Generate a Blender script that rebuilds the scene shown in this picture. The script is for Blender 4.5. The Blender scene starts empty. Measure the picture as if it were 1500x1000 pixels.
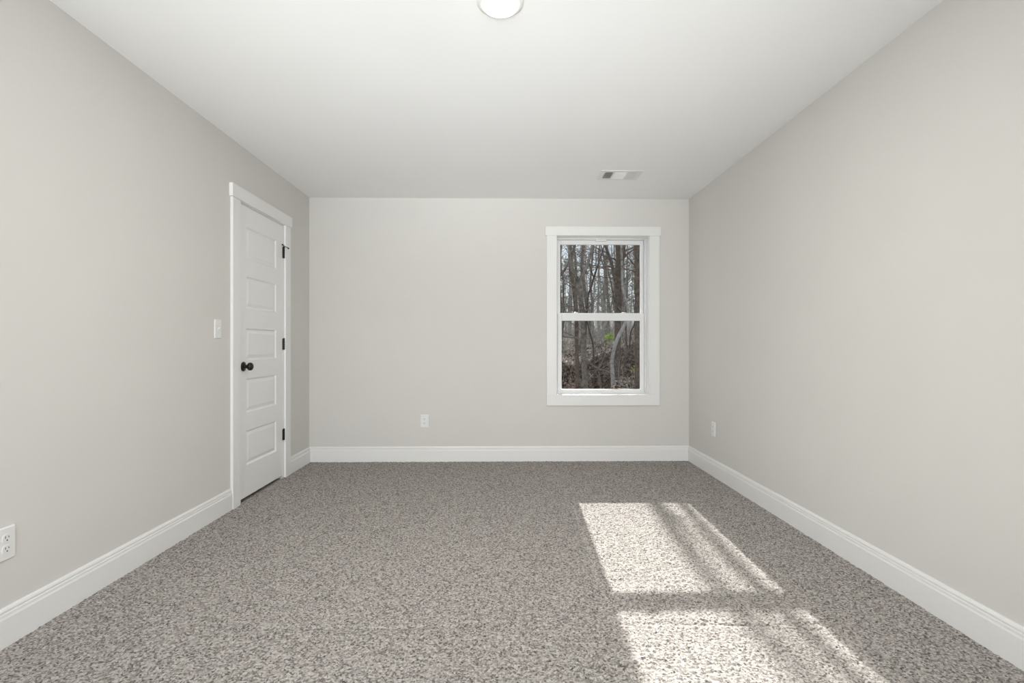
import bpy, bmesh, math, random
import numpy as np
from mathutils import Vector, Matrix

S = bpy.context.scene
COL = S.collection

# ------------------------------------------------------------------ camera, world, sun, lights, exposure
FPX = 775.0                                   # focal length in pixels of the 1500 px wide frame
cam_d = bpy.data.cameras.new('camera'); cam = bpy.data.objects.new('camera', cam_d); COL.objects.link(cam)
cam_d.sensor_width = 36.0; cam_d.lens = 36.0 * FPX / 1500.0
cam_d.shift_y = 5.0 / 1500.0
cam_d.clip_start = 0.02; cam_d.clip_end = 400
cam.location = (0, 0, 1.08)
cam.rotation_euler = (math.radians(90), 0, -math.atan(13.0 / FPX))
S.camera = cam

S.view_settings.view_transform = 'Standard'; S.view_settings.look = 'None'
S.view_settings.gamma = 1.0; S.view_settings.use_curve_mapping = False
S.view_settings.exposure = 0.0

SUN_AZ, SUN_TAN = 0.030, 0.474                # direction towards the sun: (SUN_AZ, 1, SUN_TAN)
SUN_STRENGTH = 13.5
SKY_STRENGTH = 1.12
FILL_POWER = 52.0                              # unseen area fill behind the camera, added to brighten the room
FILL_UP_POWER = 20.5                           # second added fill, tilted up to brighten the ceiling
LAMP_POWER = 17.0                             # light thrown down by the ceiling lamp
LAMP_COLOR = (1.0, 0.965, 0.92)
LENS_GLOW = 6.0                               # how bright its lens looks

world = bpy.data.worlds.new('sky'); S.world = world; world.use_nodes = True
wn = world.node_tree.nodes; wl = world.node_tree.links; wn.clear()
wo = wn.new('ShaderNodeOutputWorld'); wb = wn.new('ShaderNodeBackground')
wt = wn.new('ShaderNodeTexCoord'); ws = wn.new('ShaderNodeSeparateXYZ'); wr = wn.new('ShaderNodeValToRGB')
wl.new(wt.outputs['Generated'], ws.inputs[0]); wl.new(ws.outputs['Z'], wr.inputs[0])
wr.color_ramp.elements[0].position = 0.0; wr.color_ramp.elements[0].color = (0.92, 0.95, 0.97, 1)
wr.color_ramp.elements[1].position = 0.6; wr.color_ramp.elements[1].color = (0.55, 0.70, 0.95, 1)
wl.new(wr.outputs[0], wb.inputs['Color']); wb.inputs['Strength'].default_value = SKY_STRENGTH
wl.new(wb.outputs[0], wo.inputs[0])

sd = bpy.data.lights.new('sun', 'SUN'); sd.energy = SUN_STRENGTH; sd.angle = math.radians(0.53); sd.color = (1.0, 0.975, 0.94)
sun = bpy.data.objects.new('sun', sd); COL.objects.link(sun)
sun.rotation_euler = Vector((SUN_AZ, 1, SUN_TAN)).to_track_quat('Z', 'Y').to_euler()
sun.location = (1.0, 20, 12)

# room dimensions (metres)
XL, XR, YB, YF, H = -1.79, 1.737, 4.916, -0.75, 2.44
def fill_lamp(name, power, z, tilt, spread, col):
    """unseen fill added outside the rear window: one lamp level, one tilted up"""
    d = bpy.data.lights.new(name, 'AREA'); d.shape = 'RECTANGLE'; d.size = 2.5; d.size_y = 1.8
    d.energy = power; d.spread = math.radians(spread); d.color = col
    o = bpy.data.objects.new(name, d); COL.objects.link(o)
    o.location = (-0.3, YF - 0.16, z); o.rotation_euler = (math.radians(90 + tilt), 0, math.radians(-2))
fill_lamp('fill_lamp', FILL_POWER, 1.25, 0, 115, (0.995, 0.99, 0.993))
fill_lamp('fill_lamp_up', FILL_UP_POWER, 0.3, 25, 35, (0.995, 0.99, 0.993))

# ------------------------------------------------------------------ materials
def mat(name, col, rough=0.6, spec=0.3, metal=0.0):
    m = bpy.data.materials.new(name); m.use_nodes = True
    b = m.node_tree.nodes['Principled BSDF']
    b.inputs['Base Color'].default_value = (*col, 1); b.inputs['Roughness'].default_value = rough
    b.inputs['Specular IOR Level'].default_value = spec; b.inputs['Metallic'].default_value = metal
    return m

def noisy(name, c1, c2, scale, rough=0.7, spec=0.2, detail=4, bump=0.0, bscale=None, pos=(0.35, 0.65), dist=0.002):
    m = mat(name, c1, rough, spec); nt = m.node_tree; b = nt.nodes['Principled BSDF']
    tc = nt.nodes.new('ShaderNodeTexCoord'); nz = nt.nodes.new('ShaderNodeTexNoise')
    nz.inputs['Scale'].default_value = scale; nz.inputs['Detail'].default_value = detail
    rp = nt.nodes.new('ShaderNodeValToRGB')
    rp.color_ramp.elements[0].position = pos[0]; rp.color_ramp.elements[0].color = (*c1, 1)
    rp.color_ramp.elements[1].position = pos[1]; rp.color_ramp.elements[1].color = (*c2, 1)
    nt.links.new(tc.outputs['Object'], nz.inputs['Vector']); nt.links.new(nz.outputs['Fac'], rp.inputs[0])
    nt.links.new(rp.outputs[0], b.inputs['Base Color'])
    if bump:
        n2 = nt.nodes.new('ShaderNodeTexNoise'); n2.inputs['Scale'].default_value = bscale or scale
        n2.inputs['Detail'].default_value = 3
        bp = nt.nodes.new('ShaderNodeBump'); bp.inputs['Strength'].default_value = bump; bp.inputs['Distance'].default_value = dist
        nt.links.new(tc.outputs['Object'], n2.inputs['Vector']); nt.links.new(n2.outputs['Fac'], bp.inputs['Height'])
        nt.links.new(bp.outputs[0], b.inputs['Normal'])
    return m

M_wall = noisy('greige_wall_paint', (0.702, 0.685, 0.657), (0.712, 0.695, 0.667), 3.0, 0.75, 0.2, 2, 0.08, 260, dist=0.001)
M_ceil = noisy('white_ceiling_paint', (0.915, 0.917, 0.915), (0.925, 0.927, 0.925), 2.0, 0.85, 0.15, 2, 0.06, 240, dist=0.001)
M_trim = mat('white_trim_paint', (0.85, 0.845, 0.835), 0.35, 0.4)
M_door = mat('white_door_paint', (0.87, 0.868, 0.86), 0.4, 0.4)
M_vinyl = mat('white_window_vinyl', (0.84, 0.84, 0.84), 0.3, 0.4)
M_plast = mat('white_plastic', (0.83, 0.83, 0.82), 0.35, 0.4)
M_slot = mat('dark_slot', (0.015, 0.014, 0.013), 0.6)
M_black = mat('matte_black_metal', (0.008, 0.008, 0.008), 0.35, 0.4)
M_vent = mat('white_vent_metal', (0.82, 0.82, 0.815), 0.45, 0.3)
M_duct = mat('grey_duct', (0.16, 0.16, 0.16), 0.8)
M_dark = mat('dark_closet', (0.05, 0.045, 0.04), 0.9)
M_siding = mat('exterior_siding', (0.55, 0.56, 0.56), 0.7)

M_glass = bpy.data.materials.new('window_glass'); M_glass.use_nodes = True
nt = M_glass.node_tree; nt.nodes.clear()
go = nt.nodes.new('ShaderNodeOutputMaterial'); gm = nt.nodes.new('ShaderNodeMixShader'); gt = nt.nodes.new('ShaderNodeBsdfTransparent')
gg = nt.nodes.new('ShaderNodeBsdfGlossy'); gg.inputs['Roughness'].default_value = 0.0
gl = nt.nodes.new('ShaderNodeFresnel'); gl.inputs['IOR'].default_value = 1.3
gt.inputs['Color'].default_value = (0.96, 0.975, 0.97, 1)
nt.links.new(gl.outputs[0], gm.inputs[0]); nt.links.new(gt.outputs[0], gm.inputs[1]); nt.links.new(gg.outputs[0], gm.inputs[2])
nt.links.new(gm.outputs[0], go.inputs[0])

M_lens = bpy.data.materials.new('glowing_lens'); M_lens.use_nodes = True
nt = M_lens.node_tree; b = nt.nodes['Principled BSDF']
b.inputs['Base Color'].default_value = (0.9, 0.9, 0.88, 1)
b.inputs['Emission Color'].default_value = (1.0, 0.93, 0.85, 1); b.inputs['Emission Strength'].default_value = LENS_GLOW

# carpet: flecked twist pile
M_carpet = bpy.data.materials.new('flecked_carpet'); M_carpet.use_nodes = True
nt = M_carpet.node_tree; b = nt.nodes['Principled BSDF']; b.inputs['Roughness'].default_value = 1.0; b.inputs['Specular IOR Level'].default_value = 0.05
tc = nt.nodes.new('ShaderNodeTexCoord')
vo = nt.nodes.new('ShaderNodeTexVoronoi'); vo.inputs['Scale'].default_value = 150.0
nz = nt.nodes.new('ShaderNodeTexNoise'); nz.inputs['Scale'].default_value = 120.0; nz.inputs['Detail'].default_value = 2.0
sp = nt.nodes.new('ShaderNodeSeparateColor'); ad_ = nt.nodes.new('ShaderNodeMath'); ad_.operation = 'ADD'
mu = nt.nodes.new('ShaderNodeMath'); mu.operation = 'MULTIPLY'; mu.inputs[1].default_value = 0.5
rp = nt.nodes.new('ShaderNodeValToRGB')
el = rp.color_ramp.elements
el[0].position = 0.18; el[0].color = (0.070, 0.060, 0.053, 1)
el[1].position = 0.72; el[1].color = (0.49, 0.458, 0.430, 1)
e = el.new(0.42); e.color = (0.285, 0.261, 0.242, 1)
nt.links.new(tc.outputs['Object'], vo.inputs['Vector']); nt.links.new(tc.outputs['Object'], nz.inputs['Vector'])
nt.links.new(vo.outputs['Color'], sp.inputs[0]); nt.links.new(sp.outputs[0], ad_.inputs[0]); nt.links.new(nz.outputs['Fac'], ad_.inputs[1])
nt.links.new(ad_.outputs[0], mu.inputs[0]); nt.links.new(mu.outputs[0], rp.inputs[0]); nt.links.new(rp.outputs[0], b.inputs['Base Color'])

def bark(name, c1, c2):
    return noisy(name, c1, c2, 14.0, 0.9, 0.1, 5, 0.5, 40, (0.3, 0.7), 0.01)
M_bark = bark('grey_brown_bark', (0.10, 0.082, 0.064), (0.27, 0.235, 0.195))
M_bark_brown = bark('brown_bark', (0.075, 0.055, 0.04), (0.20, 0.155, 0.12))
M_bark_dark = bark('dark_bark', (0.05, 0.04, 0.035), (0.11, 0.09, 0.075))
M_bark_pale = bark('pale_grey_bark', (0.26, 0.24, 0.215), (0.46, 0.43, 0.40))
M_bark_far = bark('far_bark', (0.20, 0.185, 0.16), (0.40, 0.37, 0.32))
M_twig = noisy('twigs', (0.24, 0.215, 0.18), (0.58, 0.54, 0.47), 6.0, 0.9, 0.1)
M_needle = noisy('pine_needles', (0.13, 0.165, 0.11), (0.28, 0.32, 0.22), 1.5, 0.8, 0.1)
M_ground = noisy('leaf_litter_ground', (0.03, 0.015, 0.010), (0.26, 0.17, 0.115), 9.0, 0.95, 0.05, 8, 0.8, 16, (0.38, 0.72), 0.06)
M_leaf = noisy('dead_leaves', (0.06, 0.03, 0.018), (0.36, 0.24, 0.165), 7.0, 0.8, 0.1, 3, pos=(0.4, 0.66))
M_sunny_litter = noisy('sun_tinted_litter', (0.38, 0.28, 0.21), (0.82, 0.70, 0.57), 8.0, 0.8, 0.1, 3, pos=(0.36, 0.62))  # leaf litter with sunlight painted into its pale colour
M_green = noisy('bright_green_leaves', (0.26, 0.40, 0.04), (0.50, 0.62, 0.10), 5.0, 0.6, 0.2)
M_buff = noisy('pale_dead_leaves', (0.22, 0.15, 0.11), (0.50, 0.38, 0.30), 8.0, 0.8, 0.1)

# ------------------------------------------------------------------ mesh helpers
class MB:
    """collects shapes; build() links them as ONE mesh object"""
    def __init__(s): s.v = []; s.f = []
    def add(s, vs, fs):
        o = len(s.v); s.v += [tuple(p) for p in vs]; s.f += [tuple(i + o for i in q) for q in fs]; return s
    def box(s, x0, x1, y0, y1, z0, z1):
        return s.add([(x0,y0,z0),(x1,y0,z0),(x1,y1,z0),(x0,y1,z0),(x0,y0,z1),(x1,y0,z1),(x1,y1,z1),(x0,y1,z1)],
                     [(0,3,2,1),(4,5,6,7),(0,1,5,4),(1,2,6,5),(2,3,7,6),(3,0,4,7)])
    def prism(s, prof, axis, a, b, flip=False):
        """profile (u, z) extruded along axis 'x' (u is y) or 'y' (u is x)"""
        n = len(prof)
        mk = (lambda t, u, z: (t, u, z)) if axis == 'x' else (lambda t, u, z: (u, t, z))
        vs = [mk(a, u, z) for u, z in prof] + [mk(b, u, z) for u, z in prof]
        fs = [(i, (i + 1) % n, (i + 1) % n + n, i + n) for i in range(n)] + [tuple(range(n - 1, -1, -1)), tuple(range(n, 2 * n))]
        return s.add(vs, fs)
    def lathe(s, prof, origin, axis='z', n=48, sgn=1):
        """profile (r, h) turned about an axis through origin; h runs along sgn*axis"""
        o = Vector(origin); rings = []
        vs = []; fs = []
        for r, h in prof:
            for k in range(n):
                a = 2 * math.pi * k / n; c, q = r * math.cos(a), r * math.sin(a)
                p = {'z': (c, q, sgn * h), 'x': (sgn * h, c, q), 'y': (c, sgn * h, q)}[axis]
                vs.append(tuple(o + Vector(p)))
        for i in range(len(prof) - 1):
            for k in range(n):
                fs.append((i * n + k, i * n + (k + 1) % n, (i + 1) * n + (k + 1) % n, (i + 1) * n + k))
        fs.append(tuple(range(n - 1, -1, -1))); fs.append(tuple(range((len(prof) - 1) * n, len(prof) * n)))
        return s.add(vs, fs)
    def tube(s, pts, rad, n=6):
        pts = [Vector(p) for p in pts]; m = len(pts)
        if not hasattr(rad, '__len__'): rad = [rad] * m
        vs = []; fs = []; up = None
        for i in range(m):
            t = (pts[min(i + 1, m - 1)] - pts[max(i - 1, 0)]).normalized()
            if up is None: up = Vector((1, 0, 0)) if abs(t.x) < 0.8 else Vector((0, 1, 0))
            a = (up - t * up.dot(t)).normalized(); bb = t.cross(a); up = a
            for k in range(n):
                w = 2 * math.pi * k / n
                vs.append(tuple(pts[i] + (a * math.cos(w) + bb * math.sin(w)) * rad[i]))
        for i in range(m - 1):
            for k in range(n):
                fs.append((i * n + k, i * n + (k + 1) % n, (i + 1) * n + (k + 1) % n, (i + 1) * n + k))
        if n > 3: fs.append(tuple(range(n - 1, -1, -1))); fs.append(tuple(range((m - 1) * n, m * n)))
        return s.add(vs, fs)
    def build(s, name, m, parent=None, bevel=0.0, smooth=False, seg=2, recalc=True):
        me = bpy.data.meshes.new(name); me.from_pydata(s.v, [], s.f); me.update()
        if recalc:
            bm = bmesh.new(); bm.from_mesh(me); bmesh.ops.recalc_face_normals(bm, faces=bm.faces); bm.to_mesh(me); bm.free()
        me.materials.append(m)
        if smooth: me.shade_smooth()
        o = bpy.data.objects.new(name, me); COL.objects.link(o)
        if parent:
            o.parent = parent
        if bevel:
            bv = o.modifiers.new('edge', 'BEVEL'); bv.width = bevel; bv.segments = seg; bv.limit_method = 'ANGLE'; bv.angle_limit = math.radians(40)
        return o

def tag(o, label=None, cat=None, group=None, kind=None):
    if label: o['label'] = label
    if cat: o['category'] = cat
    if group: o['group'] = group
    if kind: o['kind'] = kind
    return o
def thing(name, loc=(0, 0, 0), rz=0.0, **k):
    o = bpy.data.objects.new(name, None); COL.objects.link(o); o.location = loc; o.rotation_euler = (0, 0, rz)
    o.empty_display_size = 0.1
    return tag(o, **k)

# ------------------------------------------------------------------ the room shell
# carpeted floor: real pile relief where the photo looks, plain behind
def carpet():
    rng = np.random.default_rng(7)
    st = 0.0042
    y0 = 1.25
    nx = int((XR - XL) / st) + 1; ny = int((YB - y0) / st) + 1
    xs = np.linspace(XL, XR, nx); ys = np.linspace(y0, YB, ny)
    h = rng.normal(0, 1, (ny, nx))
    k = h.copy(); k[1:-1, 1:-1] = 0.36 * h[1:-1, 1:-1] + 0.10 * (h[:-2, 1:-1] + h[2:, 1:-1] + h[1:-1, :-2] + h[1:-1, 2:]) + 0.06 * (h[:-2, :-2] + h[2:, 2:] + h[:-2, 2:] + h[2:, :-2])
    big = rng.normal(0, 1, (ny // 14 + 2, nx // 14 + 2))
    bi = np.kron(big, np.ones((14, 14)))[:ny, :nx]
    z = 0.0028 * k + 0.0005 * bi
    # faint rows where the vacuum turned / the backing joins
    for yy, dep, wd in ((3.515, 0.0035, 0.008), (2.03, 0.0045, 0.010), (2.98, 0.0015, 0.012)):
        ph = rng.uniform(0, 6, 3)
        line = yy + 0.006 * np.sin(xs * 2.1 + ph[0]) + 0.003 * np.sin(xs * 9 + ph[1])
        amp = dep * (0.55 + 0.45 * np.sin(xs * 4.3 + ph[2]))
        z -= amp[None, :] * np.exp(-((ys[:, None] - line[None, :]) / wd) ** 2)
    jx = rng.uniform(-0.0014, 0.0014, (ny, nx)); jx[:, 0] = jx[:, -1] = 0
    X = np.broadcast_to(xs, (ny, nx)) + jx
    Y = np.broadcast_to(ys[:, None], (ny, nx)) + rng.uniform(-0.0014, 0.0014, (ny, nx))
    V = np.stack([X, Y, z], -1).reshape(-1, 3)
    idx = np.arange(ny * nx).reshape(ny, nx)
    Q = np.stack([idx[:-1, :-1], idx[:-1, 1:], idx[1:, 1:], idx[1:, :-1]], -1).reshape(-1, 4)
    n0 = len(V)
    V = np.vstack([V, [(XL, YF, 0), (XR, YF, 0), (XR, y0 + 0.01, 0), (XL, y0 + 0.01, 0), (XL - 0.1, YF - 0.1, -0.06), (XR + 0.1, YF - 0.1, -0.06), (XR + 0.1, YB + 0.1, -0.06), (XL - 0.1, YB + 0.1, -0.06), (XL - 0.4, 3.3, -0.004), (XL + 0.004, 3.3, -0.004), (XL + 0.004, 4.65, -0.004), (XL - 0.4, 4.65, -0.004)]])
    Q = np.vstack([Q, [(n0, n0 + 1, n0 + 2, n0 + 3), (n0 + 4, n0 + 7, n0 + 6, n0 + 5), (n0 + 8, n0 + 9, n0 + 10, n0 + 11)]])
    me = bpy.data.meshes.new('floor')
    me.vertices.add(len(V)); me.vertices.foreach_set('co', V.astype(np.float32).ravel())
    me.loops.add(len(Q) * 4); me.loops.foreach_set('vertex_index', Q.astype(np.int32).ravel())
    me.polygons.add(len(Q)); me.polygons.foreach_set('loop_start', np.arange(0, len(Q) * 4, 4, dtype=np.int32))
    me.update(calc_edges=True); me.validate()
    me.materials.append(M_carpet); me.shade_smooth()
    o = bpy.data.objects.new('floor', me); COL.objects.link(o)
    return tag(o, 'grey beige flecked carpet covering the whole bedroom floor', 'carpet', kind='structure')
carpet()

T = 0.2
tag(MB().box(XL - T, XR + T, YF - T, YB + T, H, H + 0.15).build('ceiling', M_ceil), 'smooth white painted ceiling', 'ceiling', kind='structure')
# left wall with the closet door opening
DY0, DY1, DH = 3.595, 4.345, 2.065
w = MB().box(XL - T, XL, YF - T, DY0, -0.05, H).box(XL - T, XL, DY1, YB + T, -0.05, H).box(XL - T, XL, DY0, DY1, DH, H)
tag(w.build('wall_left', M_wall), 'plain greige wall on the left with the door', 'wall', kind='structure')
tag(MB().box(XR, XR + T, YF - T, YB + T, -0.05, H).build('wall_right', M_wall), 'plain greige wall on the right', 'wall', kind='structure')
# back wall with the window opening
WX0, WX1, WZ0, WZ1 = 0.485, 1.375, 0.600, 2.109
w = MB().box(XL, WX0, YB, YB + T, -0.05, H).box(WX1, XR, YB, YB + T, -0.05, H).box(WX0, WX1, YB, YB + T, -0.05, WZ0).box(WX0, WX1, YB, YB + T, WZ1, H)
tag(w.build('wall_back', M_wall), 'greige end wall with the window', 'wall', kind='structure')
# wall behind the camera, opened for the added window
FX0, FX1, FZ0, FZ1 = -1.6, 1.0, 0.33, 2.2
w = MB().box(XL, FX0, YF - T, YF, -0.05, H).box(FX1, XR, YF - T, YF, -0.05, H).box(FX0, FX1, YF - T, YF, -0.05, FZ0).box(FX0, FX1, YF - T, YF, FZ1, H)
tag(w.build('wall_front', M_wall), 'greige wall behind the viewer', 'wall', kind='structure')
# closet behind the door
tag(MB().box(XL - 0.42, XL - T - 0.002, DY0 - 0.3, DY1 + 0.3, -0.05, 2.3).build('wall_closet', M_dark), 'dark closet interior behind the door', 'wall', kind='structure')

# baseboards: stepped colonial profile
BBP = [(0, -0.012), (0.015, -0.012), (0.015, 0.101), (0.0135, 0.1055), (0.0125, 0.1075), (0.0125, 0.117), (0.0060, 0.1195), (0.0060, 0.1225), (0.0095, 0.1240), (0.0095, 0.128), (0.0075, 0.134), (0.005, 0.139), (0, 0.139)]
def bboard(name, axis, base, sgn, a, b, label):
    tag(MB().prism([(base + sgn * u, z) for u, z in BBP], axis, a, b).build(name, M_trim), label, 'baseboard', kind='structure')
bboard('baseboard_left', 'y', XL, 1, YF, 3.502, 'white baseboard along the left wall before the door')
bboard('baseboard_left_corner', 'y', XL, 1, 4.449, YB, 'short white baseboard between door and back corner')
bboard('baseboard_right', 'y', XR, -1, YF, YB, 'white baseboard along the right wall')
bboard('baseboard_back', 'x', YB, -1, XL + 0.004, XR - 0.004, 'white baseboard under the window wall')
bboard('baseboard_front', 'x', YF, 1, XL + 0.004, XR - 0.004, 'white baseboard behind the viewer')

# ------------------------------------------------------------------ window
def ring(mb, x0, x1, z0, z1, gx0, gx1, gz0, gz1, y0, y1):
    mb.box(x0, gx0, y0, y1, z0, z1); mb.box(gx1, x1, y0, y1, z0, z1)
    mb.box(gx0, gx1, y0, y1, z0, gz0); mb.box(gx0, gx1, y0, y1, gz1, z1); return mb
W = thing('window_1', (0.93, YB, 0.615), label='white double hung window with two panes looking out on woods', cat='window', kind='structure')
def wchild(mb, name, m, par=W, **k):
    o = mb.build(name, m, None, **k); o.parent = par
    off = Vector((0, 0, 0)); p = par
    while p: off += p.location; p = p.parent
    for v in o.data.vertices: v.co -= off
    return o
JX0, JX1, JZ0, JZ1 = 0.501, 1.360, 0.617, 2.093
wchild(MB().box(0.392, 1.467, YB - 0.024, YB, 2.094, 2.1775), 'head_casing', M_trim, bevel=0.0015)
wchild(MB().box(0.405, 0.497, YB - 0.018, YB, 0.617, 2.094), 'side_casing', M_trim, bevel=0.0015)
wchild(MB().box(1.364, 1.457, YB - 0.018, YB, 0.617, 2.094), 'side_casing', M_trim, bevel=0.0015)
wchild(MB().box(0.405, 1.457, YB - 0.018, YB, 0.518, 0.6165), 'bottom_casing', M_trim, bevel=0.0015)
wchild(ring(MB(), WX0, WX1, WZ0, WZ1, JX0, JX1, JZ0, JZ1, YB, YB + 0.112), 'jamb', M_trim, bevel=0.001)
fr = ring(MB(), WX0, WX1, WZ0, WZ1, 0.514, 1.352, 0.622, 2.086, YB + 0.112, YB + 0.20)
fr.box(0.502, 0.509, YB + 0.1, YB + 0.112, JZ0, JZ1).box(1.353, 1.3595, YB + 0.1, YB + 0.112, JZ0, JZ1)
wchild(fr, 'frame', M_vinyl, bevel=0.0015)
wchild(MB().box(0.514, 1.352, YB + 0.104, YB + 0.122, 0.6175, 0.6275), 'sill', M_vinyl, bevel=0.002)
lo = ring(MB(), 0.517, 1.349, 0.623, 1.380, 0.559, 1.314, 0.657, 1.3115, YB + 0.124, YB + 0.156)
lower = wchild(lo, 'lower_sash', M_vinyl, bevel=0.003)
wchild(MB().box(0.555, 1.318, YB + 0.138, YB + 0.144, 0.653, 1.316), 'pane', M_glass, lower)
for cx in (0.69, 1.15):
    l = MB().box(cx - 0.028, cx + 0.028, YB + 0.127, YB + 0.153, 1.3795, 1.386)
    l.lathe([(0.011, 0), (0.011, 0.006), (0.006, 0.008)], (cx, YB + 0.141, 1.386), 'z', 20)
    l.box(cx - 0.004, cx + 0.024, YB + 0.128, YB + 0.137, 1.387, 1.392)
    wchild(l, 'sash_lock', M_vinyl, lower, bevel=0.001)
up = ring(MB(), 0.517, 1.349, 1.345, 2.085, 0.549, 1.3245, 1.3858, 2.046, YB + 0.160, YB + 0.192)
upper = wchild(up, 'upper_sash', M_vinyl, bevel=0.003)
wchild(MB().box(0.545, 1.3285, YB + 0.174, YB + 0.180, 1.382, 2.050), 'pane', M_glass, upper)
wchild(MB().box(0.885, 0.985, YB + 0.122, YB + 0.158, 2.072, 2.0855), 'night_latch', M_vinyl, W, bevel=0.001)
# window added behind the camera to let the area fill in
W2 = thing('added_window', (-0.3, YF, FZ0), label='wide window added behind the viewer for the fill light', cat='window', kind='structure')
r2 = ring(MB(), FX0, FX1, FZ0, FZ1, FX0 + 0.05, FX1 - 0.05, FZ0 + 0.05, FZ1 - 0.05, YF - 0.14, YF - 0.06)
for cx in (-0.73, 0.13): r2.box(cx - 0.02, cx + 0.02, YF - 0.14, YF - 0.06, FZ0 + 0.05, FZ1 - 0.05)
f2 = wchild(r2, 'frame', M_vinyl, W2)
wchild(MB().box(FX0 + 0.05, FX1 - 0.05, YF - 0.105, YF - 0.10, FZ0 + 0.05, FZ1 - 0.05), 'pane', M_glass, f2)
r3 = ring(MB(), FX0 - 0.09, FX1 + 0.09, FZ0 - 0.09, FZ1 + 0.085, FX0, FX1, FZ0, FZ1, YF, YF + 0.018)
wchild(r3, 'casing', M_trim, W2)

# ------------------------------------------------------------------ closet door
D = thing('door_1', (XL, 3.97, 0), label='white five panel door with black knob and hinges on the left wall', cat='door', kind='structure')
def dchild(mb, name, m, par=D, **k): return wchild(mb, name, m, par, **k)
# slab with five recessed raised panels
def door_slab():
    y0, y1, z0, z1 = 3.614, 4.325, 0.022, 2.0462; xf = XL - 0.001
    mb = MB()
    ph = [(1.680, 1.905), (1.336, 1.560), (0.974, 1.197), (0.608, 0.845), (0.241, 0.482)]
    py0, py1 = 3.722, 4.207
    zs = [z1] + [v for a, b_ in ph for v in (b_, a)] + [z0]
    mb.box(xf - 0.034, xf - 0.012, y0, y1, z0, z1)
    def quadr(o, i, xo, xi):       # a ring between outer rect o at xo and inner rect i at xi (y0,y1,z0,z1)
        vs = [(xo, o[0], o[2]), (xo, o[1], o[2]), (xo, o[1], o[3]), (xo, o[0], o[3]), (xi, i[0], i[2]), (xi, i[1], i[2]), (xi, i[1], i[3]), (xi, i[0], i[3])]
        mb.add(vs, [(0, 1, 5, 4), (1, 2, 6, 5), (2, 3, 7, 6), (3, 0, 4, 7)])
    # stiles and rails
    mb.box(xf - 0.012, xf, y0, py0, z0, z1); mb.box(xf - 0.012, xf, py1, y1, z0, z1)
    for k in range(0, len(zs), 2): mb.box(xf - 0.012, xf, py0, py1, zs[k + 1], zs[k])
    for a, b_ in ph:
        def ins(d): return (py0 + d, py1 - d, a + d, b_ - d)
        quadr(ins(0), ins(0.010), xf, xf - 0.009); quadr(ins(0.010), ins(0.017), xf - 0.009, xf - 0.009)
        quadr(ins(0.017), ins(0.036), xf - 0.009, xf - 0.003)
        i = ins(0.036); mb.add([(xf - 0.003, i[0], i[2]), (xf - 0.003, i[1], i[2]), (xf - 0.003, i[1], i[3]), (xf - 0.003, i[0], i[3])], [(0, 1, 2, 3)])
    return mb
slab = dchild(door_slab(), 'door_slab', M_door)
# jamb lining
j = MB().box(XL - T, XL, DY0, 3.611, -0.01, DH).box(XL - T, XL, 4.3285, DY1, -0.01, DH).box(XL - T, XL, 3.611, 4.3285, 2.0485, DH)
j.box(XL - 0.048, XL - 0.036, 3.611, 3.622, -0.01, 2.0485).box(XL - 0.048, XL - 0.036, 4.317, 4.3285, -0.01, 2.0485).box(XL - 0.048, XL - 0.036, 3.622, 4.317, 2.037, 2.0485)
dchild(j, 'jamb', M_trim, bevel=0.001)
for a, b_ in ((3.502, 3.604), (4.348, 4.449)):
    dchild(MB().box(XL, XL + 0.018, a, b_, -0.012, 2.056), 'side_casing', M_trim, bevel=0.0015)
dchild(MB().box(XL, XL + 0.024, 3.487, 4.464, 2.0565, 2.143), 'head_casing', M_trim, bevel=0.0015)
# knob
KY, KZ = 3.675, 0.931
kn = MB().lathe([(0.033, 0), (0.033, 0.004), (0.031, 0.007), (0.026, 0.0095), (0.014, 0.011), (0.012, 0.013), (0.0115, 0.026), (0.014, 0.030), (0.021, 0.034), (0.0262, 0.040), (0.0275, 0.047), (0.0265, 0.054), (0.023, 0.060), (0.016, 0.0645), (0.007, 0.066), (0.002, 0.0662)], (XL, KY, KZ), 'x', 40)
k_o = dchild(kn, 'door_knob', M_black, slab, smooth=True); tag(k_o, 'round matte black door knob')
# hinges
for i, (za, zb) in enumerate(((1.785, 1.874), (1.041, 1.130), (0.306, 0.395))):
    hb = MB()
    hb.box(XL - 0.001, XL + 0.0015, 4.3235, 4.352, za, zb)
    for q in range(5):
        a = za + (zb - za) * q / 5 + 0.0006; b_ = za + (zb - za) * (q + 1) / 5 - 0.0006
        hb.lathe([(0.0062, 0), (0.0062, b_ - a)], (XL + 0.006, 4.3365, a), 'z', 16)
    hb.lathe([(0.005, 0), (0.0068, 0.002), (0.005, 0.005), (0.001, 0.006)], (XL + 0.006, 4.3365, zb), 'z', 16)
    ho = dchild(hb, 'hinge', M_black, D); tag(ho, 'black door hinge')
    if i == 0:   # hinge-pin door stop
        st = MB().lathe([(0.0085, 0), (0.0085, 0.006)], (XL + 0.006, 4.3365, zb + 0.002), 'z', 16)
        st.tube([(XL + 0.008, 4.335, zb + 0.005), (XL + 0.016, 4.312, zb + 0.010), (XL + 0.016, 4.292, zb + 0.011)], [0.0032, 0.003, 0.003], 8)
        st.tube([(XL + 0.010, 4.338, zb + 0.005), (XL + 0.026, 4.352, zb + 0.003), (XL + 0.030, 4.366, zb - 0.003)], [0.0032, 0.003, 0.003], 8)
        st.lathe([(0.006, 0), (0.0065, 0.003), (0.006, 0.009)], (XL + 0.016, 4.283, zb + 0.011), 'y', 12)
        st.lathe([(0.006, 0), (0.006, 0.008)], (XL + 0.030, 4.364, zb - 0.003), 'y', 12)
        dchild(st, 'door_stop', M_black, ho)

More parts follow.
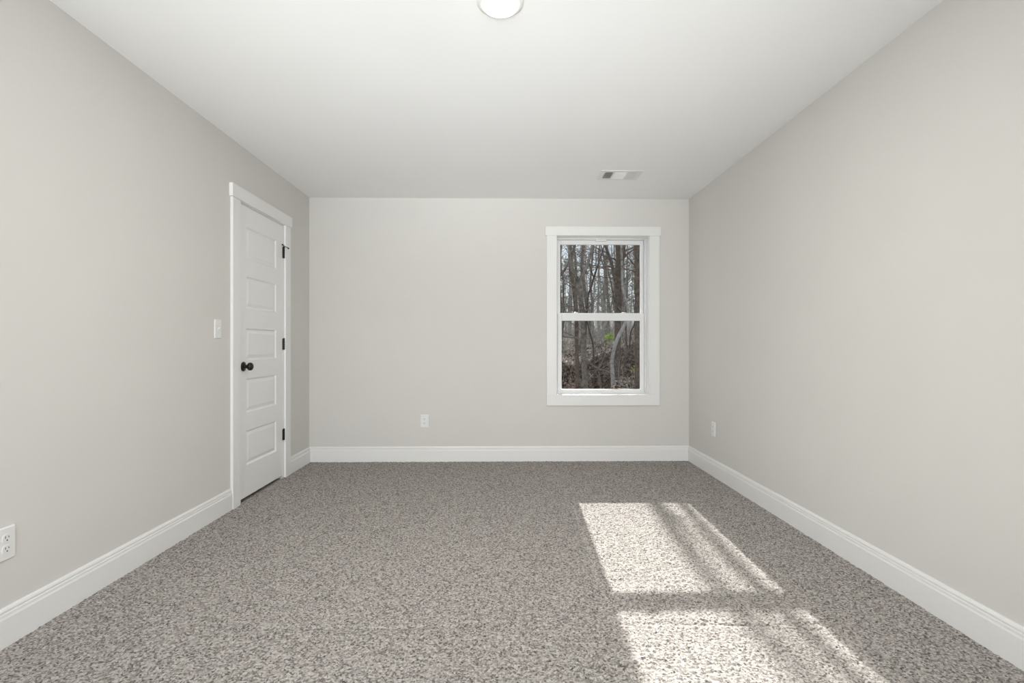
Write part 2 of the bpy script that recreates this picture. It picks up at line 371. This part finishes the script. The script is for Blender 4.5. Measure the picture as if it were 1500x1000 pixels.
# ------------------------------------------------------------------ plates on the walls (built in a local frame: x right, z up, +y into the wall; front at -y)
def rrect(w_, h_, r, n=6):
    out = []
    for cx, cz, a0 in ((w_/2 - r, h_/2 - r, 0), (-w_/2 + r, h_/2 - r, 90), (-w_/2 + r, -h_/2 + r, 180), (w_/2 - r, -h_/2 + r, 270)):
        for k in range(n + 1):
            a = math.radians(a0 + 90 * k / n); out.append((cx + r * math.cos(a), cz + r * math.sin(a)))
    return out
def extr(mb, outline, y0, y1, cx=0, cz=0, taper=0.0):
    n = len(outline)
    f = lambda o, t: (cx + o[0] * t, cz + o[1] * t)
    a = [(f(o, 1)[0], y0, f(o, 1)[1]) for o in outline]; b_ = [(f(o, 1 - taper)[0], y1, f(o, 1 - taper)[1]) for o in outline]
    return mb.add(a + b_, [(i, (i + 1) % n, (i + 1) % n + n, i + n) for i in range(n)] + [tuple(range(n)), tuple(range(2 * n - 1, n - 1, -1))])
def make_outlet(loc, rz, label):
    t = thing('wall_outlet', loc, rz, label=label, cat='outlet', group='white duplex outlets low on the walls')
    mb = MB(); extr(mb, rrect(0.072, 0.118, 0.004), 0, -0.004); extr(mb, rrect(0.072, 0.118, 0.004), -0.004, -0.0062, taper=0.06)
    mb.build('cover_plate', M_plast, t)
    for dz in (0.0195, -0.0195):
        rc = MB(); extr(rc, rrect(0.034, 0.029, 0.010), -0.006, -0.0085, 0, dz)
        rc_o = rc.build('receptacle', M_plast, t)
        for dx, hh in ((-0.0064, 0.0080), (0.0064, 0.0066)):
            MB().box(dx - 0.0012, dx + 0.0012, -0.00875, -0.0083, dz + 0.0045 - hh / 2, dz + 0.0045 + hh / 2).build('slot', M_slot, rc_o)
        MB().lathe([(0.0026, 0), (0.0026, 0.0005)], (0, -0.0083, dz - 0.0065), 'y', 14, -1).build('ground_hole', M_slot, rc_o)
    MB().lathe([(0.0032, 0), (0.0032, 0.0008), (0.002, 0.0014)], (0, -0.0045, 0), 'y', 14, -1).build('screw', M_plast, t)
    return t
make_outlet((-0.7275, YB, 0.3745), 0, 'white duplex outlet on the window wall above the baseboard')
make_outlet((XL, 1.931, 0.366), math.radians(90), 'white duplex outlet at the frame edge low on the left wall')
make_outlet((XR, 4.335, 0.385), math.radians(-90), 'white duplex outlet on the right wall near the far corner')
# switch
sw = thing('light_switch', (XL, 3.345, 1.180), math.radians(90), label='white toggle light switch beside the door on the left wall', cat='light switch')
mb = MB(); extr(mb, rrect(0.073, 0.118, 0.004), 0, -0.004); extr(mb, rrect(0.073, 0.118, 0.004), -0.004, -0.0062, taper=0.06); mb.build('cover_plate', M_plast, sw)
mb = MB(); extr(mb, rrect(0.0105, 0.0245, 0.001), -0.006, -0.0072); mb.build('toggle_surround', M_plast, sw)
MB().add([(-0.0038, -0.0070, -0.006), (0.0038, -0.0070, -0.006), (0.0038, -0.0070, 0.006), (-0.0038, -0.0070, 0.006), (-0.003, -0.0185, 0.006), (0.003, -0.0185, 0.006), (0.003, -0.0175, 0.0125), (-0.003, -0.0175, 0.0125)],
         [(0, 1, 5, 4), (1, 2, 6, 5), (2, 3, 7, 6), (3, 0, 4, 7), (4, 5, 6, 7), (3, 2, 1, 0)]).build('toggle', M_plast, sw, bevel=0.0008)
for dz in (0.030, -0.030):
    MB().lathe([(0.003, 0), (0.003, 0.0006), (0.0018, 0.0012)], (0, -0.006, dz), 'y', 14, -1).build('screw', M_plast, sw)

# ------------------------------------------------------------------ ceiling lamp and ceiling vent
L = thing('ceiling_light', (-0.011, 2.10, H), label='round glowing disc lamp on the ceiling at the top edge', cat='ceiling light')
MB().lathe([(0.093, 0), (0.093, -0.003), (0.090, -0.008), (0.080, -0.013), (0.071, -0.016), (0.0695, -0.015), (0.0695, 0)], (0, 0, 0), 'z', 64).build('trim_ring', M_plast, L, smooth=True)
MB().lathe([(0.0690, -0.010), (0.0690, -0.018), (0.066, -0.023), (0.056, -0.028), (0.040, -0.0315), (0.020, -0.033), (0.002, -0.0333)], (0, 0, 0), 'z', 64).build('lens', M_lens, L, smooth=True)

ld = bpy.data.lights.new('lamp_light', 'AREA'); ld.shape = 'DISK'; ld.size = 0.13; ld.energy = LAMP_POWER; ld.color = LAMP_COLOR
lo_ = bpy.data.objects.new('lamp_light', ld); COL.objects.link(lo_); lo_.parent = L; lo_.location = (0, 0, -0.036)
V = thing('ceiling_vent', (0.932, 4.222, H), label='white three-way air vent on the ceiling in front of the window wall', cat='air vent')
vx, vy = 0.165, 0.115
fm = MB()
xs3 = [(-0.126, -0.062), (-0.050, 0.040), (0.052, 0.128)]
ys3 = (-0.075, 0.078)
fm.box(-vx, vx, -vy, ys3[0], -0.0045, 0); fm.box(-vx, vx, ys3[1], vy, -0.0045, 0)
edges = [-vx] + [e for p in xs3 for e in p] + [vx]
for k in range(0, len(edges), 2): fm.box(edges[k], edges[k + 1], ys3[0], ys3[1], -0.0045, 0)
fm.build('frame', M_vent, V, bevel=0.003)
MB().box(-0.128, 0.130, -0.077, 0.080, -0.0012, -0.0002).build('duct_opening', M_duct, V)
def blades(name, x0, x1, along, n, lean):
    b_ = MB()
    for k in range(n):
        t = (k + 0.5) / n
        if along == 'y':
            c = x0 + (x1 - x0) * t; q = 0.0085
            b_.prism([(c - lean * q / 2 - 0.0007, -0.0015), (c - lean * q / 2 + 0.0007, -0.0015), (c + lean * q / 2 + 0.0007, -0.0095), (c + lean * q / 2 - 0.0007, -0.0095)], 'y', ys3[0], ys3[1])
        else:
            c = ys3[0] + (ys3[1] - ys3[0]) * t; q = 0.010
            b_.prism([(c - lean * q / 2 - 0.0007, -0.0015), (c - lean * q / 2 + 0.0007, -0.0015), (c + lean * q / 2 + 0.0007, -0.0095), (c + lean * q / 2 - 0.0007, -0.0095)], 'x', x0, x1)
    return b_.build(name, M_vent, V)
blades('louvre_bank', xs3[0][0], xs3[0][1], 'y', 6, -0.9)
blades('louvre_bank', xs3[1][0], xs3[1][1], 'x', 12, 1.2)
blades('louvre_bank', xs3[2][0], xs3[2][1], 'y', 8, 1.3)
for sx in (-0.149, 0.149):
    MB().lathe([(0.004, 0), (0.004, 0.0012), (0.002, 0.002)], (sx, 0, -0.006), 'z', 12, -1).build('screw', M_vent, V)

# ------------------------------------------------------------------ outside: ground, bank and winter woods
def sstep(a, b_, x):
    t = min(1.0, max(0.0, (x - a) / (b_ - a))); return t * t * (3 - 2 * t)
def gz(x, y):
    front = -0.75 + 0.85 * sstep(2.1, 2.9, x - 0.215 * (y - 13.0))
    front = front * sstep(5.5, 11, y) - 0.9 * (1 - sstep(5.5, 11, y))
    toe = 14.3 + 0.12 * math.sin(x * 1.3); 
    crest = 0.72 + 0.36 * sstep(2.0, 4.2, x) + 0.06 * math.sin(x * 2.1)
    t = min(1.0, max(0.0, (y - toe) / (1.75)))
    z = front + (crest - front) * (t if t < 0.75 else 0.75 + (t - 0.75) * (1 - 0.35 * (t - 0.75) / 0.25) )
    if t >= 1: z = front + (crest - front) * 0.9125
    z += 0.035 * max(0, y - 17)
    return z + 0.035 * math.sin(x * 5.1 + y * 2.3) + 0.025 * math.sin(x * 9.7 - y * 7.1)
def ground():
    xs = np.concatenate([np.arange(-14, -1, 1.0), np.arange(-1, 7, 0.12), np.arange(7, 40, 1.0)])
    ys = np.concatenate([np.arange(5.15, 12, 0.4), np.arange(12, 20, 0.12), np.arange(20, 130, 2.5)])
    rng = random.Random(3)
    mb = MB(); vs = [(float(x), float(y), gz(float(x), float(y)) + rng.uniform(-0.03, 0.03)) for y in ys for x in xs]
    nx = len(xs)
    fs = [(j * nx + i, j * nx + i + 1, (j + 1) * nx + i + 1, (j + 1) * nx + i) for j in range(len(ys) - 1) for i in range(nx - 1)]
    mb.add(vs, fs)
    return tag(mb.build('ground', M_ground, smooth=True), 'brown leaf covered bank and forest floor outside the window', 'ground', kind='structure')
ground()

def in_sun_path(p):
    """true inside the beam of sunlight that reaches the window"""
    if p[1] < 5.1: return False
    d = p[1] - 5.05; x = p[0] - SUN_AZ * d; z = p[2] - SUN_TAN * d
    return 0.40 < x < 1.46 and 0.5 < z < 2.2

def grow(mb, rng, p, d, ln, r, lvl, maxl, sides, avoid=True, up=0.15):
    """one limb and its own limbs"""
    n = 5 if lvl < 2 else 4
    pts = [Vector(p)]; d = Vector(d).normalized(); rad = [r]
    for i in range(n):
        d = (d + Vector((rng.gauss(0, 0.16), rng.gauss(0, 0.16), rng.gauss(0, 0.12) + up * 0.3))).normalized()
        pts.append(pts[-1] + d * (ln / n)); rad.append(r * (1 - 0.72 * (i + 1) / n))
    if avoid and any(in_sun_path(q) for q in pts): return
    mb.tube(pts, rad, sides if lvl < 2 else 3)
    if lvl < maxl:
        for k in range(rng.randint(3, 5)):
            t = rng.uniform(0.25, 1.0); i = min(n - 1, int(t * n)); q = pts[i].lerp(pts[i + 1], t * n - i)
            a = rng.uniform(0, 2 * math.pi); side = Vector((math.cos(a), math.sin(a) * 0.8, rng.uniform(-0.1, 0.8)))
            nd = (d * 0.6 + side).normalized()
            grow(mb, rng, q, nd, ln * rng.uniform(0.35, 0.6), max(0.0028, rad[i] * 0.5), lvl + 1, maxl, sides, avoid, up)

def smoothline(pts, k=4):
    P = [Vector(p) for p in pts]; P = [P[0] * 2 - P[1]] + P + [P[-1] * 2 - P[-2]]; out = []
    for i in range(1, len(P) - 2):
        for j in range(k):
            t = j / k
            out.append(0.5 * ((2 * P[i]) + (P[i + 1] - P[i - 1]) * t + (2 * P[i - 1] - 5 * P[i] + 4 * P[i + 1] - P[i + 2]) * t * t + (3 * P[i] - P[i - 1] - 3 * P[i + 1] + P[i + 2]) * t ** 3))
    out.append(P[-2]); return out

def near_tree(name, label, m, stems, seed, nb, blen, cat='tree', lv=2, zlo=0.2):
    """hand shaped stems [(points (x, z) at depth y, radii), ...] plus random limbs"""
    rng = random.Random(seed)
    x0, y0 = stems[0][0][0][0], stems[0][0][0][1]; base = Vector((x0, y0, gz(x0, y0) - 0.05))
    t = thing(name, base, label=label, cat=cat)
    tr = MB(); limbs = []
    for si, (pts, rr) in enumerate(stems):
        pp = [Vector(p) for p in pts]
        if si == 0: pp = [base.copy()] + pp; rr = [rr[0] * 1.25] + list(rr)
        sm = smoothline(pp, 4); m_ = len(sm)
        rad = [float(np.interp(i / (m_ - 1) * (len(rr) - 1), range(len(rr)), rr)) for i in range(m_)]
        tr.tube(sm, rad, 9)
        for k in range(nb):
            i = rng.randint(1, m_ - 2); q = sm[i]
            if q.z < zlo: continue
            a = rng.uniform(0, 2 * math.pi); nd = Vector((math.cos(a), 0.7 * math.sin(a), rng.uniform(-0.1, 0.9)))
            br = MB(); grow(br, rng, q, nd, blen * rng.uniform(0.4, 1.0), max(0.004, rad[i] * rng.uniform(0.2, 0.42)), 0, lv, 5)
            if br.v: limbs.append(br)
    tr.v = [tuple(Vector(p) - base) for p in tr.v]
    tr.build('trunk', m, t, smooth=True, recalc=False)
    for br in limbs:
        br.v = [tuple(Vector(p) - base) for p in br.v]
        br.build('branch', m if m is not M_bark_pale else M_bark, t, recalc=False)
    return t


near_tree('forked_tree', 'grey forked tree left of centre in the window, its fork in the upper pane', M_bark,
    [([(1.813, 11.6, -0.065), (1.784, 11.6, 0.595), (1.762, 11.6, 1.33), (1.725, 11.6, 1.873), (1.667, 11.6, 2.46)], [0.069, 0.0631, 0.0587, 0.0558, 0.0529]), ([(1.667, 11.6, 2.431), (1.74, 11.63, 2.607), (1.828, 11.67, 2.754), (1.924, 11.75, 3.018), (1.99, 11.75, 3.312), (2.085, 11.82, 4.046), (2.379, 12.04, 5.661)], [0.0441, 0.0396, 0.0367, 0.0338, 0.0323, 0.0264, 0.0117]), ([(1.667, 11.6, 2.431), (1.593, 11.57, 2.578), (1.498, 11.53, 2.754), (1.446, 11.53, 3.092), (1.417, 11.53, 3.459)], [0.0382, 0.0352, 0.0323, 0.0264, 0.0117])], 11, 9, 1.1)
near_tree('slim_tree', 'slim dark tree at the left edge of the glass', M_bark_brown,
    [([(1.69, 12.0, 0.1), (1.675, 12.0, 0.9), (1.66, 12.0, 1.65), (1.60, 12.0, 2.4), (1.54, 12.0, 2.75), (1.53, 12.0, 3.3), (1.47, 12.0, 4.0), (1.445, 12.0, 4.5), (1.46, 12.0, 4.9), (1.5, 12.1, 6.4)], [0.046, 0.045, 0.042, 0.040, 0.038, 0.036, 0.034, 0.032, 0.03, 0.016])], 12, 10, 1.3)
near_tree('shade_tree', 'tall tree at the far left whose limbs reach into the upper left pane', M_bark_brown,
    [([(1.36, 15.2, -0.5), (1.37, 15.2, 2.0), (1.38, 15.2, 4.0), (1.395, 15.2, 5.3), (1.36, 15.2, 5.75), (1.345, 15.2, 6.1), (1.39, 15.2, 6.5), (1.4, 15.2, 8.0), (1.45, 15.3, 9.5)], [0.08, 0.075, 0.066, 0.056, 0.052, 0.050, 0.046, 0.035, 0.012]),
     ([(1.38, 15.2, 5.45), (1.46, 15.2, 5.7), (1.49, 15.2, 6.1), (1.5, 15.2, 6.7), (1.55, 15.2, 7.6)], [0.022, 0.021, 0.019, 0.017, 0.008]),
     ([(1.37, 15.2, 2.2), (1.55, 15.1, 2.9), (1.80, 15.0, 3.3), (2.05, 15.0, 3.9), (2.2, 15.0, 4.8)], [0.04, 0.036, 0.03, 0.022, 0.01])], 21, 9, 1.3)
near_tree('leaning_sapling', 'thin black sapling leaning right in the upper pane', M_bark_dark,
    [([(1.901, 12.3, 0.32), (1.923, 12.3, 1.214), (1.968, 12.3, 2.131), (2.057, 12.3, 2.444), (2.113, 12.3, 2.645), (2.18, 12.3, 2.847), (2.236, 12.3, 3.014), (2.315, 12.3, 3.249), (2.46, 12.3, 3.786)], [0.02, 0.02, 0.022, 0.022, 0.022, 0.02, 0.018, 0.015, 0.007]),
     ([(2.113, 12.3, 2.634), (2.057, 12.3, 2.802), (2.013, 12.3, 2.959), (1.99, 12.3, 3.227)], [0.016, 0.015, 0.013, 0.007])], 13, 4, 0.5)
near_tree('broad_tree', 'broad vine wrapped trunk right of centre in the upper pane', M_bark_brown,
    [([(3.02, 14.0, 0.2), (3.04, 14.0, 1.0), (3.05, 14.0, 2.3), (3.05, 14.0, 2.9), (3.08, 14.0, 3.4), (3.06, 14.0, 3.8), (3.05, 14.0, 5.2), (3.1, 14.1, 7.5)], [0.10, 0.09, 0.085, 0.083, 0.085, 0.085, 0.07, 0.03]),
     ([(2.98, 13.9, 2.6), (2.90, 13.9, 3.05), (2.80, 13.9, 3.4), (2.66, 13.9, 3.8), (2.5, 13.9, 4.4)], [0.045, 0.042, 0.04, 0.035, 0.02]),
     ([(3.10, 13.9, 2.1), (3.16, 13.88, 2.6), (3.13, 13.88, 3.1), (3.2, 13.88, 3.6), (3.3, 13.9, 4.6)], [0.03, 0.03, 0.028, 0.026, 0.02])], 14, 12, 1.6)
near_tree('edge_tree', 'straight brown trunk at the right edge of the upper pane', M_bark_brown,
    [([(3.06, 12.0, 0.2), (3.055, 12.0, 1.2), (3.05, 12.0, 2.4), (3.05, 12.0, 3.4), (3.06, 12.0, 5.4), (3.0, 12.1, 7.5)], [0.062, 0.058, 0.055, 0.053, 0.045, 0.02]),
     ([(3.05, 12.0, 2.72), (2.92, 12.0, 2.78), (2.80, 12.0, 2.80), (2.66, 12.0, 2.9)], [0.018, 0.015, 0.012, 0.006]),
     ([(3.05, 12.0, 2.80), (2.92, 12.0, 2.98), (2.80, 12.0, 3.12), (2.66, 12.0, 3.3)], [0.018, 0.016, 0.013, 0.006])], 15, 6, 1.0)
near_tree('curved_tree', 'pale curved trunk rising from the leafy ground right of centre', M_bark_pale,
    [([(2.80, 13.4, 0.05), (2.775, 13.4, 0.45), (2.765, 13.4, 0.70), (2.83, 13.4, 1.00), (2.92, 13.4, 1.27), (3.06, 13.4, 1.54), (3.14, 13.4, 1.72), (3.17, 13.4, 2.02), (3.08, 13.4, 2.35), (3.03, 13.4, 2.6), (3.02, 13.4, 3.0), (3.0, 13.4, 3.6), (2.9, 13.4, 5.2)], [0.058, 0.05, 0.047, 0.045, 0.045, 0.044, 0.040, 0.036, 0.034, 0.033, 0.03, 0.025, 0.012])], 16, 5, 0.9, zlo=1.4)
near_tree('slender_tree', 'thin grey sapling beside the pale curved trunk', M_bark_brown,
    [([(3.10, 13.7, 0.05), (3.13, 13.7, 0.40), (3.21, 13.7, 0.95), (3.19, 13.7, 1.50), (3.2, 13.7, 2.0), (3.25, 13.7, 3.0)], [0.026, 0.026, 0.024, 0.022, 0.02, 0.01])], 17, 6, 0.7)
near_tree('crooked_sapling', 'crooked thin sapling at the crest of the bank on the right', M_bark_dark,
    [([(3.55, 15.0, 0.7), (3.60, 15.0, 1.05), (3.64, 15.0, 1.46), (3.75, 15.0, 1.75), (3.7, 15.0, 2.5)], [0.026, 0.024, 0.022, 0.018, 0.008])], 18, 5, 0.7)
near_tree('bent_sapling', 'dark sapling bending left above the bank in the lower pane', M_bark_dark,
    [([(1.96, 11.4, 0.3), (1.95, 11.4, 1.0), (1.90, 11.4, 1.25), (1.85, 11.4, 1.43), (1.80, 11.4, 1.65), (1.72, 11.4, 2.0)], [0.018, 0.018, 0.017, 0.016, 0.014, 0.008])], 19, 3, 0.4)
near_tree('dead_stump', 'short grey dead stem at the foot of the bank', M_bark,
    [([(2.42, 13.1, 0.05), (2.40, 13.1, 0.22), (2.37, 13.1, 0.42)], [0.026, 0.022, 0.014])], 20, 0, 0.3)

# mid-distance and far trees: a few prototypes, copied with their parts
def proto_tree(name, seed, h, r, nb, m, blen):
    rng = random.Random(seed)
    tr = MB(); br = tr; pts = []; x = y = 0
    for i in range(9):
        pts.append(Vector((x, y, h * i / 8))); x += rng.gauss(0, 0.10); y += rng.gauss(0, 0.10)
    rad = [r * (1 - 0.8 * i / 8) for i in range(9)]
    tr.tube(pts, rad, 6)
    for k in range(nb):
        f_ = rng.uniform(0.12, 0.98); i = min(7, int(f_ * 8)); q = pts[i].lerp(pts[i + 1], f_ * 8 - i); a = rng.uniform(0, 2 * math.pi)
        grow(br, rng, q, (math.cos(a), math.sin(a), rng.uniform(0.1, 1.0)), blen * rng.uniform(0.4, 1) * (1.1 - 0.6 * f_), max(0.004, rad[i] * 0.3), 0, 2, 4, False)
    t = tr.build(name, m, None, recalc=False); COL.objects.unlink(t)
    return t
def place(proto, name, loc, rz, sc, label, cat, group, first):
    if first: t = proto; COL.objects.link(t); ch = None
    else:
        t = proto.copy(); COL.objects.link(t)
        for c in proto.children:
            k = c.copy(); COL.objects.link(k); k.parent = t
    t.name = name; t.location = loc; t.rotation_euler = (0, 0, rz); t.scale = (sc, sc, sc)
    return tag(t, label, cat, group)
rng = random.Random(77)
def scatter(protos, name, n, ya, yb, label, cat, group, smin, smax, cap=None, lo=0.085, hi=0.285):
    used = set()
    for k in range(n):
        y = ya + (yb - ya) * ((k + rng.random()) / n); tx = lo + (hi - lo) * ((k * 0.618034 + 0.1 * rng.random()) % 1.0); x = tx * y
        pi = k if k < len(protos) else rng.randrange(len(protos)); p = protos[pi]; s_ = rng.uniform(smin, smax)
        place(p, name, (x, y, gz(x, y) - 0.08), rng.uniform(0, 6.28), s_, label, cat, group, pi not in used); used.add(pi)
mids = [proto_tree('bare_tree', 100 + i, 6.2 + 0.5 * i, 0.055 + 0.012 * i, 18, M_bark, 1.5) for i in range(4)]
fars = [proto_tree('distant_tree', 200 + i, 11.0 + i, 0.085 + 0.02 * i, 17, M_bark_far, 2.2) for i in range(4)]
scatter(mids, 'bare_tree', 18, 18.5, 28, 'bare thin tree standing on the sunlit ground beyond the bank', 'tree', 'bare trees beyond the bank', 0.7, 1.15)
scatter(fars, 'distant_tree', 34, 27, 62, 'tall bare tree far back in the grey winter woods', 'tree', 'distant bare trees', 0.6, 1.1)

def pine(seed, h, r):
    rg = random.Random(seed); t = bpy.data.objects.new('pine_tree', None)
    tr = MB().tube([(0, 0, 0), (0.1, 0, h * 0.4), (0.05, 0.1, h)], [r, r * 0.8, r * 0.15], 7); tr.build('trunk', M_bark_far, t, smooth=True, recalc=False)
    cr = MB()
    for c in range(26):
        zc = h * rg.uniform(0.22, 0.98); a = rg.uniform(0, 6.28); rr = (1.15 - zc / h) * 3.2 * rg.uniform(0.3, 1)
        ctr = Vector((math.cos(a) * rr, math.sin(a) * rr, zc)); s_ = rg.uniform(0.5, 1.1)
        for q in range(46):
            p = ctr + Vector((rg.gauss(0, s_), rg.gauss(0, s_), rg.gauss(0, s_ * 0.45))); e1 = Vector((rg.gauss(0, 1), rg.gauss(0, 1), rg.gauss(0, 1))).normalized() * rg.uniform(0.12, 0.35)
            e2 = Vector((rg.gauss(0, 1), rg.gauss(0, 1), rg.gauss(0, 1))).normalized() * 0.09
            cr.add([p, p + e1 + e2, p + e1 * 1.2 - e2, p + e1 * 0.5 + e2 * 1.6], [(0, 1, 2), (0, 2, 3)])
    cr.build('foliage', M_needle, t, recalc=False)
    return t
pines = [pine(300 + i, 12 + 1.5 * i, 0.13) for i in range(3)]
scatter(pines, 'pine_tree', 8, 56, 84, 'dark grey green pine at the back of the woods', 'tree', 'far pines', 0.75, 1.05, lo=0.06, hi=0.31)

# the woods go on to both sides of what the window frames
def side_woods():
    rg = random.Random(91); V_ = []; F_ = []; off = 0
    src = [(p, 6.0) for p in mids] + [(p, 11.0) for p in fars]
    data = {}
    for p, _ in src:
        me = p.data; co = np.empty(len(me.vertices) * 3, np.float32); me.vertices.foreach_get('co', co)
        data[p.name] = (co.reshape(-1, 3), [tuple(q.vertices) for q in me.polygons])
    for k in range(150):
        y = 15.5 + 48 * rg.random() ** 1.2
        tx = rg.uniform(-0.16, 0.075) if k % 2 else rg.uniform(0.295, 0.56)
        p = rg.choice(mids if y < 27 else fars); s_ = rg.uniform(0.65, 1.05); a = rg.uniform(0, 6.28); x = tx * y
        co, fs = data[p.name]; R_ = np.array([[math.cos(a), math.sin(a), 0], [-math.sin(a), math.cos(a), 0], [0, 0, 1]])
        w_ = co @ R_ * s_ + np.array([x, y, gz(x, y) - 0.08])
        d_ = w_[:, 1] - 5.05; u_ = w_[:, 0] - SUN_AZ * d_; t_ = w_[:, 2] - SUN_TAN * d_
        if np.any((u_ > 0.35) & (u_ < 1.5) & (t_ > 0.4) & (t_ < 2.3)): continue
        V_ += [tuple(q) for q in w_.tolist()]; F_ += [tuple(i + off for i in f_) for f_ in fs]; off += len(co)
    mb = MB(); mb.v = V_; mb.f = F_
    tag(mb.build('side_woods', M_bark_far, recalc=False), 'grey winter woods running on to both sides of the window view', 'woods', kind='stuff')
side_woods()

# low growth: leafy shrubs, brush and leaf litter
def leafball(mb, rg, c, rx, rz, n, sz):
    for q in range(n):
        u = Vector((rg.gauss(0, 1), rg.gauss(0, 1), rg.gauss(0, 1))).normalized() * rg.uniform(0.3, 1) ** 0.5
        p = Vector(c) + Vector((u.x * rx, u.y * rx, u.z * rz)); e1 = Vector((rg.gauss(0, 1), rg.gauss(0, 1), rg.gauss(0, 1))).normalized() * sz * rg.uniform(0.6, 1.2)
        e2 = e1.cross(Vector((rg.gauss(0, 1), rg.gauss(0, 1), rg.gauss(0, 1)))).normalized() * sz * 0.35; up_ = e1.cross(e2).normalized() * sz * 0.12
        mb.add([p, p + e1 * 0.5 + e2 + up_, p + e1, p + e1 * 0.5 - e2 + up_], [(0, 1, 2), (0, 2, 3)])
def shrub(name, x, y, r, hgt, m, label, seed, n=160, sz=0.06, group=None, zc=None):
    rg = random.Random(seed); g0 = gz(x, y) if zc is None else zc
    t = thing(name, (x, y, g0), label=label, cat='shrub', group=group)
    st = MB(); lf = MB()
    for k in range(9):
        a = rg.uniform(0, 6.28); tip = Vector((math.cos(a) * r * 0.8, math.sin(a) * r * 0.8, hgt * rg.uniform(0.6, 1)))
        st.tube([Vector((0, 0, -0.05)), tip * 0.5 + Vector((0, 0, hgt * 0.15)), tip], [0.008, 0.006, 0.003], 4)
        leafball(lf, rg, tip * 0.85, r * 0.5, hgt * 0.28, n // 9, sz)
    st.build('stems', M_twig, t, recalc=False); lf.build('leaves', m, t, recalc=False)
shrub('green_shrub', 3.52, 17.3, 0.16, 0.50, M_green, 'bright green shrub on the crest of the bank', 1, 170, 0.07)
shrub('green_shrub', 3.20, 12.75, 0.10, 0.50, M_green, 'small yellow green shrub low by the right edge of the glass', 2, 60, 0.05)
shrub('olive_shrub', 3.05, 14.2, 0.22, 0.75, M_green, 'sparse green stems beside the curved trunk on the bank', 6, 60, 0.045)
for k, (x, y, lab) in enumerate(((1.62, 12.6, 'pinkish dead leaved shrub low at the left edge of the glass'), (1.95, 13.6, 'buff dead leaved shrub left of the bank'), (3.05, 12.4, 'pale dead leaves at the bottom right corner of the glass'))):
    shrub('dead_shrub', x, y, 0.35, (0.95, 1.2, 0.32)[k], M_buff, lab, 30 + k, 240, 0.055)

def brush():
    rg = random.Random(55); mb = MB()
    for k in range(900):
        front = k < 130
        y = rg.uniform(12.4, 16.4) if front else 19.5 + 22 * rg.random() ** 1.3
        x = rg.uniform(0.075, 0.30) * y
        if front and 2.05 < x * 13.5 / y < 3.0 and rg.random() < 0.75: continue
        p = Vector((x, y, gz(x, y))); d = Vector((rg.gauss(0, 0.5), rg.gauss(0, 0.4), 1)).normalized(); ln = rg.uniform(0.6, 2.0) * (0.5 if front else 1)
        grow(mb, rg, p, d, ln, 0.006 + 0.0003 * (y - 12), 1, 2, 3, True, 0.0)
    for k in range(520):
        y = 13.0 + 26 * rg.random() ** 1.2; x = (rg.uniform(-0.14, 0.075) if k % 2 else rg.uniform(0.30, 0.55)) * y
        d = Vector((rg.gauss(0, 0.5), rg.gauss(0, 0.4), 1)).normalized()
        grow(mb, rg, Vector((x, y, gz(x, y))), d, rg.uniform(0.5, 1.8), 0.006 + 0.0003 * (y - 12), 1, 2, 3, True, 0.0)
    tag(mb.build('brush_thicket', M_twig, recalc=False), 'tangle of bare grey twigs and brush across the forest floor', 'brush', kind='stuff')
brush()
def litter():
    rg = random.Random(66); mb = MB(); sunny = MB(); shady = mb
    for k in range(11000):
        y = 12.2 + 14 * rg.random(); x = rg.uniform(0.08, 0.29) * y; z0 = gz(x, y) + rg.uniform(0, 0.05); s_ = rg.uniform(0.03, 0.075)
        mb = sunny if (y > 15.95 or (x > 2.72 and y < 13.9)) else shady  # sunlight painted in beyond the crest and at right, shade on the bank
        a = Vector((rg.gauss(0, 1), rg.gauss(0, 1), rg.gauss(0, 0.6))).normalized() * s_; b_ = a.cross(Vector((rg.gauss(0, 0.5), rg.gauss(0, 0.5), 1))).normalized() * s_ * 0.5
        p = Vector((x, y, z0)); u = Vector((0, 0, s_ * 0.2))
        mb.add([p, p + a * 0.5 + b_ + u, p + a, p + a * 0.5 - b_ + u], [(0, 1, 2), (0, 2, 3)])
    tag(sunny.build('sun_tinted_leaves', M_sunny_litter, recalc=False), 'leaves coloured pale as if sunlit along the crest of the bank and at its right foot', 'leaves', kind='stuff')
    tag(shady.build('leaf_litter', M_leaf, recalc=False), 'fallen brown leaves scattered over the bank', 'leaves', kind='stuff')
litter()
